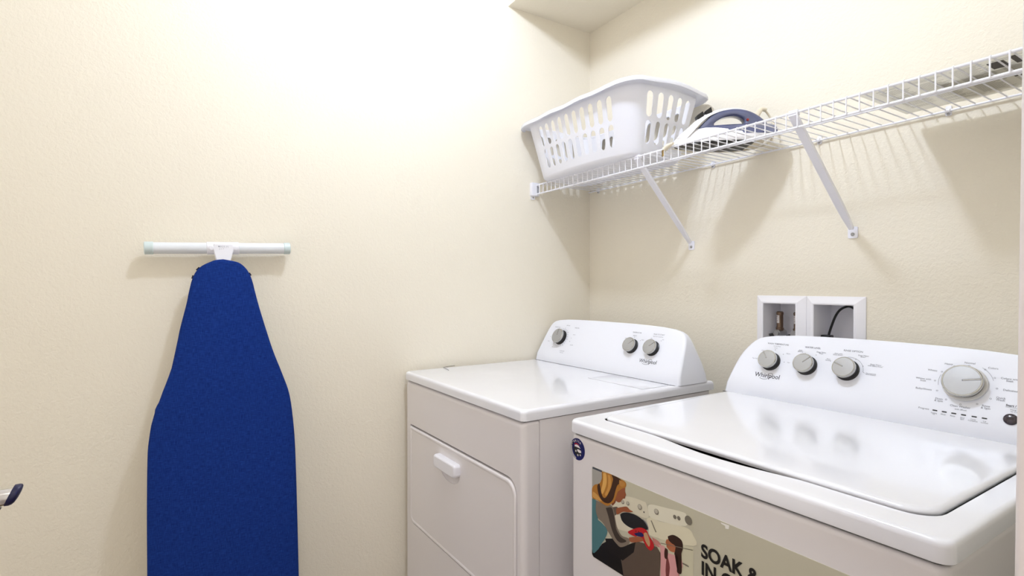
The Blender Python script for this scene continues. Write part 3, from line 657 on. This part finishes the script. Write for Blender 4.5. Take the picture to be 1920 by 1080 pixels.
# bottom with rounded edge
bl = [perim(0), [Vector((p.x*.985, p.y*.97, -.0)) + Vector((0, 0, -.0)) for p in perim(0)]]
loops = [perim(0)]+[[Vector((p.x*(1-f*.05), p.y*(1-f*.10), -g)) for p in perim(0)] for f, g in ((.10, .0035), (.35, .0085), (.8, .0125), (1.5, .0142), (2.4, .0146))]
loft(bm, loops, cap0=False, cap1=True)
bmesh.ops.remove_doubles(bm, verts=bm.verts, dist=2e-4)
bb = finish('basket_body', bm, BASKETM, bask, ang=50)
sm = bb.modifiers.new('s', 'SOLIDIFY'); sm.thickness = .0028; sm.offset = -1
bm = bmesh.new()
W_ = -.006
loft(bm, [perim(1, -.0028, -.004, 0), perim(1, 0, -.006, 0), perim(1, .0005, .008, W_*0), perim(1, .006, .012, .006), perim(1, .017, .012, .008), perim(1, .024, .008, .008), perim(1, .0265, .000, .008), perim(1, .0265, -.006, .008), perim(1, .0240, -.006, .008), perim(1, .0235, .002, .008), perim(1, .016, .009, .007), perim(1, .006, .009, .006), perim(1, -.003, .004, 0), perim(1, -.0028, -.004, 0)], cap0=False, cap1=False)
finish('rim', bm, BASKETM, bask, ang=60)

# ------------------------------------------------------------------ clothes iron
ang = math.atan2(.82365, .5671)
iron = empty('clothes_iron', (.713, -.287, ZS+.0032), ang, 'white and slate blue steam iron with black sole on the wire shelf', 'iron')
IW = mat('iron_white', (240, 238, 238), .3); IBL = mat('iron_slate_blue', (84, 90, 124), .16, coat=1., noise=(22, .35)); ISO = mat('iron_sole', (10, 10, 11), .4, 0.); CREAM = mat('iron_cream', (224, 214, 192), .45)
def tear(s0, s1, w, n=24, k=.62):
    """pointed outline from the nose (s0) to the heel (s1), half width w"""
    P_ = []
    for i in range(n+1):
        t = i/n; s = s0+(s1-s0)*t; P_.append((s, -w*min(1, (math.sin(min(t/.72, 1)*PI/2))**k)*(1-.10*max(0, (t-.8)/.2)**2)))
    return P_+[(s, -y) for s, y in P_[::-1][:-1]]
bm = bmesh.new(); loft(bm, [[(s, y, z) for s, y in tear(a, b_, w)] for z, a, b_, w in ((0, .001, .226, .055), (.004, 0, .228, .057), (.007, .001, .227, .056))]); finish('soleplate', bm, ISO, iron)
bm = bmesh.new(); loft(bm, [[(s, y, z) for s, y in tear(a, b_, w)] for z, a, b_, w in ((.007, .000, .236, .058), (.012, -.002, .262, .061), (.022, .004, .286, .0610), (.034, .016, .294, .0565), (.044, .030, .296, .050), (.052, .044, .294, .043), (.057, .060, .286, .034))]); finish('body', bm, IW, iron, ang=50)
bm = bmesh.new(); loft(bm, [[(s, y, z) for s, y in tear(a, b_, w)] for z, a, b_, w in ((.026, .048, .290, .0605), (.040, .052, .2935, .0555), (.052, .060, .291, .047), (.060, .072, .285, .037), (.0635, .085, .276, .026))]); finish('water_tank', bm, IBL, iron, ang=50)
def archloop(P_, n=48, c=(.165, .075)):
    """closed loop resampled by angle about c so that two loops can be bridged"""
    P2 = [(p.x, p.y) for p in spline([(a, b_, 0) for a, b_ in P_+[P_[0]]], 6)]; out = []
    for i in range(n):
        a = 2*PI*i/n; d = (math.cos(a), math.sin(a)); best = 0
        for (x0, y0), (x1, y1) in zip(P2, P2[1:]):
            ex, ey = x1-x0, y1-y0; den = d[0]*ey-d[1]*ex
            if abs(den) < 1e-12: continue
            t = ((x0-c[0])*ey-(y0-c[1])*ex)/den; u = ((x0-c[0])*d[1]-(y0-c[1])*d[0])/den
            if t > 0 and -1e-6 <= u <= 1.000001: best = max(best, t)
        out.append((c[0]+best*d[0], c[1]+best*d[1]))
    return out
outer = archloop([(.060, .040), (.085, .070), (.118, .097), (.150, .109), (.183, .1135), (.215, .109), (.245, .096), (.272, .075), (.290, .050), (.275, .040), (.200, .042), (.120, .040)])
inner = archloop([(.117, .064), (.126, .075), (.150, .088), (.181, .0925), (.203, .087), (.214, .074), (.208, .067), (.190, .0655), (.153, .0625), (.130, .0615)])
def ringx(bm, out_, in_, w, bev, mi=0):
    ctr = (.165, .075)
    def sh(L, g): return [(a+(ctr[0]-a)*g/max(math.hypot(a-ctr[0], b_-ctr[1]), 1e-4), b_+(ctr[1]-b_)*g/max(math.hypot(a-ctr[0], b_-ctr[1]), 1e-4)) for a, b_ in L]
    seq = [(sh(out_, bev), -w), (sh(out_, bev*.3), -w+bev*.3), (out_, -w+bev), (out_, w-bev), (sh(out_, bev*.3), w-bev*.3), (sh(out_, bev), w),
           (sh(in_, -bev), w), (sh(in_, -bev*.3), w-bev*.3), (in_, w-bev), (in_, -w+bev), (sh(in_, -bev*.3), -w+bev*.3), (sh(in_, -bev), -w), (sh(out_, bev), -w)]
    loft(bm, [[(a, y, b_) for a, b_ in L] for L, y in seq], cap0=False, cap1=False)
bm = bmesh.new(); ringx(bm, outer, inner, .0185, .007); finish('handle', bm, IBL, iron, ang=60)
# white spine over the front and top of the handle
bm = bmesh.new(); sp = spline([(.012, 0, .026), (.045, 0, .056), (.070, 0, .078), (.100, 0, .097), (.140, 0, .111), (.183, 0, .1155), (.220, 0, .110)], 5); loops = []
for i, p in enumerate(sp):
    t = i/(len(sp)-1); w = .030*(1-t)+.010*t if t > .1 else .030*(t/.1)**.5*.6+.012; q = (sp[min(i+1, len(sp)-1)]-sp[max(i-1, 0)]).normalized(); up = Vector((-q.z, 0, q.x)); th = .018*(1-t)**1.5+.002
    loops.append([p+Vector((0, -w, 0))-up*th, p+Vector((0, -w*.8, 0)), p+Vector((0, -w*.4, 0))+up*.0035, p+Vector((0, w*.4, 0))+up*.0035, p+Vector((0, w*.8, 0)), p+Vector((0, w, 0))-up*th])
loft(bm, loops); finish('handle_spine', bm, IW, iron, ang=50)
for s, z in ((.083, .092), (.108, .105)):
    bm = bmesh.new(); L = rrect(s-.009, -.014, s+.009, .014, .003, 3); loft(bm, [[(a, b_, z-.012+(a-s)*.7) for a, b_ in L], [(a-.005, b_, z+.010+(a-s)*.7) for a, b_ in L]]); finish('steam_button', bm, BLACKP, iron, bevel=.0015)
bm = bmesh.new(); lathe(bm, [(.0042, 0), (.0042, .002), (.002, .003)], Matrix.Translation((.2185, -.0175, .0775)) @ Matrix.Rotation(PI/2, 4, 'X'), 16); finish('indicator_lamp', bm, mat('red_lens', (130, 14, 20), .2), iron)
bm = bmesh.new(); tube(bm, spline([(.252, 0, .092), (.262, .006, .108), (.272, .010, .118), (.286, .012, .116)], 4), [.008]*6+[.0065]*7, 12)
tube(bm, spline([(.280, .012, .118), (.300, .016, .095), (.306, .004, .060), (.300, -.004, .030), (.285, .0, .008), (.25, .045, .004), (.21, .066, .004), (.15, .072, .004), (.10, .066, .004), (.04, .052, .004), (-.01, .020, .004), (-.02, -.005, .004), (-.010, -.040, .004)], 6), .0030, 8)
finish('power_cord', bm, CREAM, iron)
bm = bmesh.new(); tube(bm, [(-.010, -.036, .004), (-.022, -.030, -.001), (-.034, -.022, -.012)], [.004, .0075, .0085], 12); pl = finish('plug', bm, CREAM, iron)
bm = bmesh.new()
for sgn in (-1, 1):
    box(bm, -.0385, -.0195+sgn*.004-.0006, -.031, -.0345, -.0195+sgn*.004+.0006, -.012)
finish('prong', bm, mat('brass', (170, 146, 96), .3, 1.), pl)
# cream heel rest cup seen under the sole's end
bm = bmesh.new(); loft(bm, [[(s, y, z) for s, y in rrect(.226, -.040, .262, .040, .012, 4)] for z in (.004, .014)]); finish('heel_rest', bm, CREAM, iron, bevel=.002)

# ------------------------------------------------------------------ printed leaflets on the shelf
PAPER = mat('printed_paper', (222, 219, 210), .7, noise=(30, .04))
translucent(PAPER, (240, 238, 232), .62); INK = mat('paper_ink', (84, 80, 76), .8)
def leaflet(name, x0, y0, x1, y1, z, th, rz, label, underside=True, dark=False):
    e = empty(name, (x0, y0, z), rz, label, 'leaflet')
    w, d = x1-x0, y1-y0
    bm = bmesh.new(); n = 12; lo, hi = [], []
    for i in range(n+1):
        x = w*i/n; s = .0008*math.sin(i*1.1)+.0008
        lo.append([(x, 0, s), (x, d, s)]); hi.append([(x, 0, th+s), (x, d, th+s)])
    loops = [[lo[i][0], lo[i][1], hi[i][1], hi[i][0]] for i in range(n+1)]
    loft(bm, loops); finish('pages', bm, PAPER, e, bevel=.0006)
    if underside:
        bm = bmesh.new(); MU = lambda x, y: Matrix.Translation((x, y, -.0003)) @ Matrix.Rotation(PI, 4, 'X')
        rnd = random.Random(3)
        xc = .03
        while xc < w-.04:
            cw = .055
            y = .02
            while y < d-.03:
                ln = cw*(.6+.4*rnd.random())
                if rnd.random() > .12: loft(bm, [[(xc, y, -.0002), (xc+ln, y, -.0002), (xc+ln, y+.0011, -.0002), (xc, y+.0011, -.0002)]], True, False)
                y += .0052
            xc += cw+.010
        for (a, b_, c_, d_) in ((.215, .030, .240, .075), (.250, .020, .262, .070), (.225, .150, .262, .158)):
            if a < w-.02: loft(bm, [[(a, b_, -.0004), (min(c_, w-.01), b_, -.0004), (min(c_, w-.01), d_, -.0004), (a, d_, -.0004)]], True, False)
        finish('printed_text', bm, INK, e, merge=False)
    if dark:
        bm = bmesh.new(); box(bm, 0, -.0006, th+.0002, w, .012, th+.0012); finish('cover_stripe', bm, mat('slate_stripe', (128, 136, 142), .5), e)
    return e
leaflet('printed_leaflet', 1.232, -.292, 1.640, -.040, ZS+.0035, .0035, .0, 'grey printed sheet lying flat on the shelf wires at the right')
leaflet('instruction_booklet', 1.350, -.208, 1.650, -.060, ZS+.0085, .006, .0, 'thicker booklet with a slate top edge lying on the printed sheet', False, True)

# ------------------------------------------------------------------ washer outlet box in the back wall
ob = empty('washer_outlet_box', (.968, 0, 1.06), 0, 'white double outlet box set in the back wall above the washer', 'outlet box')
BOXW = mat('outlet_box_plastic', (244, 243, 248), .4)
X0 = .968; Z0 = 1.06
def frame(x0, x1, hx0, hx1, name='frame'):
    bm = bmesh.new(); zt, zb = 1.192, .950
    O_ = lambda g: rrect(x0+g-X0, zb+g-Z0, x1-g-X0, zt-g-Z0, .001, 2, 1); I_ = lambda g: rrect(hx0-g-X0, HZ0-g-Z0, hx1+g-X0, HZ1+g-Z0, .001, 2, 1)
    loft(bm, [[(a, -.0003, b_) for a, b_ in O_(0)], [(a, -.0035, b_) for a, b_ in O_(.0005)], [(a, -.0125, b_) for a, b_ in I_(.0045)], [(a, -.0125, b_) for a, b_ in I_(.001)], [(a, -.011, b_) for a, b_ in I_(-.001)], [(a, .085, b_) for a, b_ in I_(-.002)]], False, True)
    return finish(name, bm, BOXW, ob, ang=15)
f1 = frame(.812, .96795, *HX[0]); f2 = frame(.96805, 1.127, *HX[1])
BR = mat('nickel_bronze', (134, 112, 94), .28, .9); LABW = mat('valve_label', (226, 222, 222), .5)
def valve(x, label):
    v = empty('shutoff_valve', (x, .045, 1.08), 0, label, 'valve', 'shutoff valves in the outlet box')
    bm = bmesh.new(); lathe(bm, [(.010, 0), (.0115, .004), (.0115, .008), (.0095, .010), (.0095, .050), (.0105, .052), (.0105, .058), (.008, .061)], n=24); finish('arrestor', bm, BR, v)
    bm = bmesh.new(); n = 10
    a0, a1 = math.radians(210), math.radians(290); L0 = [(.0098*math.cos(a0+(a1-a0)*i/n), .0098*math.sin(a0+(a1-a0)*i/n)) for i in range(n+1)]
    loft(bm, [[(a, b_, .024) for a, b_ in L0], [(a, b_, .049) for a, b_ in L0]], False, False, closed=False)
    lb = finish('label', bm, LABW, v)
    bm = bmesh.new()
    for (a_, z_, w_) in ((240, .044, .004), (250, .044, .003), (255, .031, .003), (240, .038, .002)):
        a = math.radians(a_); bm.faces.new([bm.verts.new((.0100*math.cos(a+q), .0100*math.sin(a+q), z_+h_)) for q, h_ in ((-.12, 0), (.12, 0), (.12, w_*.5), (-.12, w_*.5))])
    finish('label_print', bm, mat('label_red_print', (150, 40, 50), .5), lb, merge=False)
    bm = bmesh.new(); tube(bm, [(0, .020, -.008), (0, -.018, -.008)], .0115, 16); tube(bm, [(0, -.018, -.008), (0, -.024, -.008)], .0085, 16); tube(bm, [(0, 0, 0), (0, 0, -.045)], .009, 12)
    finish('valve_body', bm, STEEL, v)
    bm = bmesh.new(); tube(bm, [(-.008, -.018, -.012), (-.0195, -.026, -.016)], .0055, 10); finish('lever', bm, BLACKP, v)
    bm = bmesh.new(); tube(bm, spline([(0, 0, -.045), (0, -.004, -.070), (.002, -.010, -.098)], 4), .0085, 12); finish('hose', bm, BLACKP, v)
valve(.859, 'left shutoff valve with bronze cylinder and white label in the outlet box')
valve(.9140, 'right shutoff valve, half hidden behind the middle of the outlet box frame')
bm = bmesh.new(); tube(bm, spline([(1.000, .030, .985), (1.006, .038, 1.04), (1.009, .040, 1.074), (1.016, .042, 1.103), (1.027, .043, 1.134), (1.040, .043, 1.153), (1.058, .043, 1.1625), (1.072, .043, 1.160), (1.084, .043, 1.148), (1.092, .045, 1.120), (1.094, .048, 1.06), (1.090, .05, .985)], 6), .0033, 10)
c = empty('power_cable', (0, 0, 0), 0, 'black cable arching inside the right half of the outlet box', 'cable')
finish('cable', bm, BLACKP, c)
bm = bmesh.new(); L = rrect(.996, .018, 1.022, .046, .005, 4); loft(bm, [[(a, b_, z) for a, b_ in L] for z in (1.035, 1.078)]); finish('plug', bm, BLACKP, c, bevel=.003)

# ------------------------------------------------------------------ ironing board
BY = -1.482
brd = empty('ironing_board', (.2, BY, 0), 0, 'tall ironing board with dark blue cover leaning on the left wall', 'ironing board')
# board frame: local u = y, v = height, with the lean towards the wall at the top
def bp(u, z, off=0.): return Vector((.05+(1.30-z)*.15/1.30-.2+off, u, z))
LE = [(1.301,-.000),(1.298,-.020),(1.293,-.032),(1.280,-.055),(1.263,-.070),(1.239,-.080),(1.20,-.0885),(1.17,-.094),(1.095,-.111),(.992,-.131),(.914,-.157),(.873,-.172),(.810,-.182),(.754,-.186),(.60,-.187),(.452,-.186),(.25,-.186),(.06,-.180),(.03,-.165),(.018,-.12),(.016,0)]
RE = [(1.301,.000),(1.296,.028),(1.290,.045),(1.276,.060),(1.257,.071),(1.232,.079),(1.208,.084),(1.16,.095),(1.118,.106),(1.028,.131),(.953,.157),(.886,.177),(.788,.187),(.692,.190),(.519,.191),(.349,.191),(.20,.190),(.06,.184),(.03,.168),(.018,.12),(.016,0)]
def dens(E): return [(p.x, p.y) for p in spline([(a, b_, 0) for a, b_ in E], 4)]
Lp, Rp = dens(LE), dens(RE)
outl = [(u, z) for z, u in Rp[:-1]]+[(u, z) for z, u in Lp[::-1][:-1]]        # nose -> right -> base -> left
def scaled(g):
    out = []; n = len(outl)
    for i, (u, z) in enumerate(outl):
        a = Vector(outl[i-1]); b_ = Vector(outl[(i+1) % n]); t = (b_-a).normalized(); out.append((u-t.y*-g*-1, z+t.x*-g*-1) if False else (u+t.y*g, z-t.x*g))
    return out
def inset(g):   # move inward: the outline runs clockwise seen from the room
    return scaled(g)
def cloth_mat():
    M = mat('blue_cloth', (32, 66, 146), .9, spec=.08); nt = M.node_tree; b = nt.nodes['Principled BSDF']
    tc = nt.nodes.new('ShaderNodeTexCoord'); mp = nt.nodes.new('ShaderNodeMapping'); nt.links.new(tc.outputs['Object'], mp.inputs[0])
    fac = []
    for sc in ((1, 60, 900), (1, 900, 60)):
        m2 = nt.nodes.new('ShaderNodeMapping'); m2.inputs['Scale'].default_value = sc; nt.links.new(tc.outputs['Object'], m2.inputs[0])
        n = nt.nodes.new('ShaderNodeTexNoise'); n.inputs['Scale'].default_value = 1; n.inputs['Detail'].default_value = 2; nt.links.new(m2.outputs[0], n.inputs['Vector']); fac.append(n)
    ad = nt.nodes.new('ShaderNodeMath'); ad.operation = 'ADD'; nt.links.new(fac[0].outputs['Fac'], ad.inputs[0]); nt.links.new(fac[1].outputs['Fac'], ad.inputs[1])
    cr = nt.nodes.new('ShaderNodeValToRGB'); cr.color_ramp.elements[0].position = .32; cr.color_ramp.elements[1].position = .68
    hf = nt.nodes.new('ShaderNodeMath'); hf.operation = 'MULTIPLY'; hf.inputs[1].default_value = .5; nt.links.new(ad.outputs[0], hf.inputs[0]); nt.links.new(hf.outputs[0], cr.inputs[0])
    cr.color_ramp.elements[0].color = (*s255(10, 30, 92), 1); cr.color_ramp.elements[1].color = (*s255(30, 62, 138), 1)
    nt.links.new(cr.outputs[0], b.inputs['Base Color'])
    bpn = nt.nodes.new('ShaderNodeBump'); bpn.inputs['Distance'].default_value = .0006; bpn.inputs['Strength'].default_value = .6
    nt.links.new(ad.outputs[0], bpn.inputs['Height']); nt.links.new(bpn.outputs[0], b.inputs['Normal'])
    return M
CLOTH = cloth_mat()
sgn = 1
A0 = sum(outl[i-1][0]*outl[i][1]-outl[i][0]*outl[i-1][1] for i in range(len(outl)))
if A0 > 0: sgn = -1
def L3(g, off, wr=0.):
    out = []
    for i, (u, z) in enumerate(scaled(-g*sgn*-1 if False else g*sgn)):
        w = 0
        if wr and u < 0:   # small pulled creases along the left edge
            for zc, am in ((.868, 1.), (.905, .6), (1.00, .35), (1.06, .5)): w += am*math.exp(-((z-zc)/.010)**2)
        out.append(bp(u+w*wr, z, off))
    return out
bm = bmesh.new()
loft(bm, [L3(.022, -.004), L3(.004, -.003, .001), L3(.0, .002, .002), L3(-.0005, .010, .003), L3(.001, .016, .003), L3(.0045, .0200, .002), L3(.009, .0215, .001)], True, True)
finish('cover', bm, CLOTH, brd, ang=70)
bm = bmesh.new(); loft(bm, [L3(.010, -.010), L3(.006, -.009), L3(.006, -.002)], True, True); finish('board_frame', bm, mat('board_metal', (226, 226, 226), .4), brd)
# dark cord knots peeping out round the nose
for zz, side in ((1.277, -1), (1.252, -1), (1.263, 1)):
    bm = bmesh.new(); E_ = Lp if side < 0 else Rp; q = min(E_, key=lambda p: abs(p[0]-zz)+(1 if p[0] < 1 else 0)); q2 = min(E_, key=lambda p: abs(p[0]-zz+.009)+(1 if p[0] < 1 else 0))
    tube(bm, [bp(q[1]+side*.002, q[0], .004), bp(q2[1]+side*.002, zz-.009, .004)], .0022, 8); finish('drawcord', bm, mat('dark_cord', (22, 24, 44), .7), brd)
PALE = mat('pale_enamel', (228, 232, 236), .3); MINT = mat('pale_mint_cap', (206, 220, 220), .4)
# folded legs behind the board
bm = bmesh.new()
for u in (-.030, .030): tube(bm, [(.050-.2, u, 1.270), (.075-.2, u*.9, .95), (.13-.2, u*.9, .45), (.165-.2, u*.8, .20)], .0095, 12)
finish('leg', bm, PALE, brd)
tl = empty('foot'); tl.parent = brd; tl.location = (.037-.2, 0, 1.3355); tl.rotation_euler = (-.0, 0, 0)
def fy(u): return (0, u, (u+.0)*.034)
bm = bmesh.new(); tube(bm, [fy(-.185), fy(.181)], .0165, 24); finish('foot_tube', bm, PALE, tl)
for a, b_ in ((-.196, -.174), (.172, .191)):
    bm = bmesh.new(); s = 1 if b_ > 0 else -1
    P_ = [fy(a), fy(a+.0015), fy(b_-.0015), fy(b_)]; tube(bm, P_, [.0165, .0182, .0182, .0170 if s < 0 else .0165], 24); finish('end_cap', bm, MINT, tl)
bm = bmesh.new(); tube(bm, [fy(-.042), fy(-.041), fy(.043), fy(.044)], [.0172, .0186, .0186, .0172], 24)
for u in (-.030, .032):
    lathe(bm, [(.0075, .012), (.0075, .0195), (.005, .021), (.001, .0205)], Matrix.Translation((0, u, u*.034)) @ Matrix.Rotation(PI/2, 4, 'Y'), 20)
# keystone tongue running down behind the nose
lp = []
for x_, g in ((.006, .0), (.019, .0), (.0215, .002)):
    lp.append([(x_+(.0), -.024+g, .012-g), (x_, .027-g, .012-g), (x_, .029-g, -.004), (x_+.002, .018-g, -.048), (x_+.002, .016-g, -.075), (x_+.002, -.013+g, -.075), (x_+.002, -.015+g, -.048), (x_, -.026+g, -.004)])
loft(bm, lp); finish('clamp', bm, PLASTIC, tl, ang=40)
bm = bmesh.new(); MB = Matrix(((0, 0, 1, .0218), (1, 0, 0, .001), (0, 1, 0, 0), (0, 0, 0, 1)))
text_into(bm, 'MADE IN', .0070, MB @ Matrix.Translation((0, .0035, 0)), bold=.005); text_into(bm, 'U S A', .0095, MB @ Matrix.Translation((.0, -.005, 0)), bold=.005)
finish('embossed_lettering', bm, mat('emboss_grey', (196, 198, 206), .5), tl, merge=False)
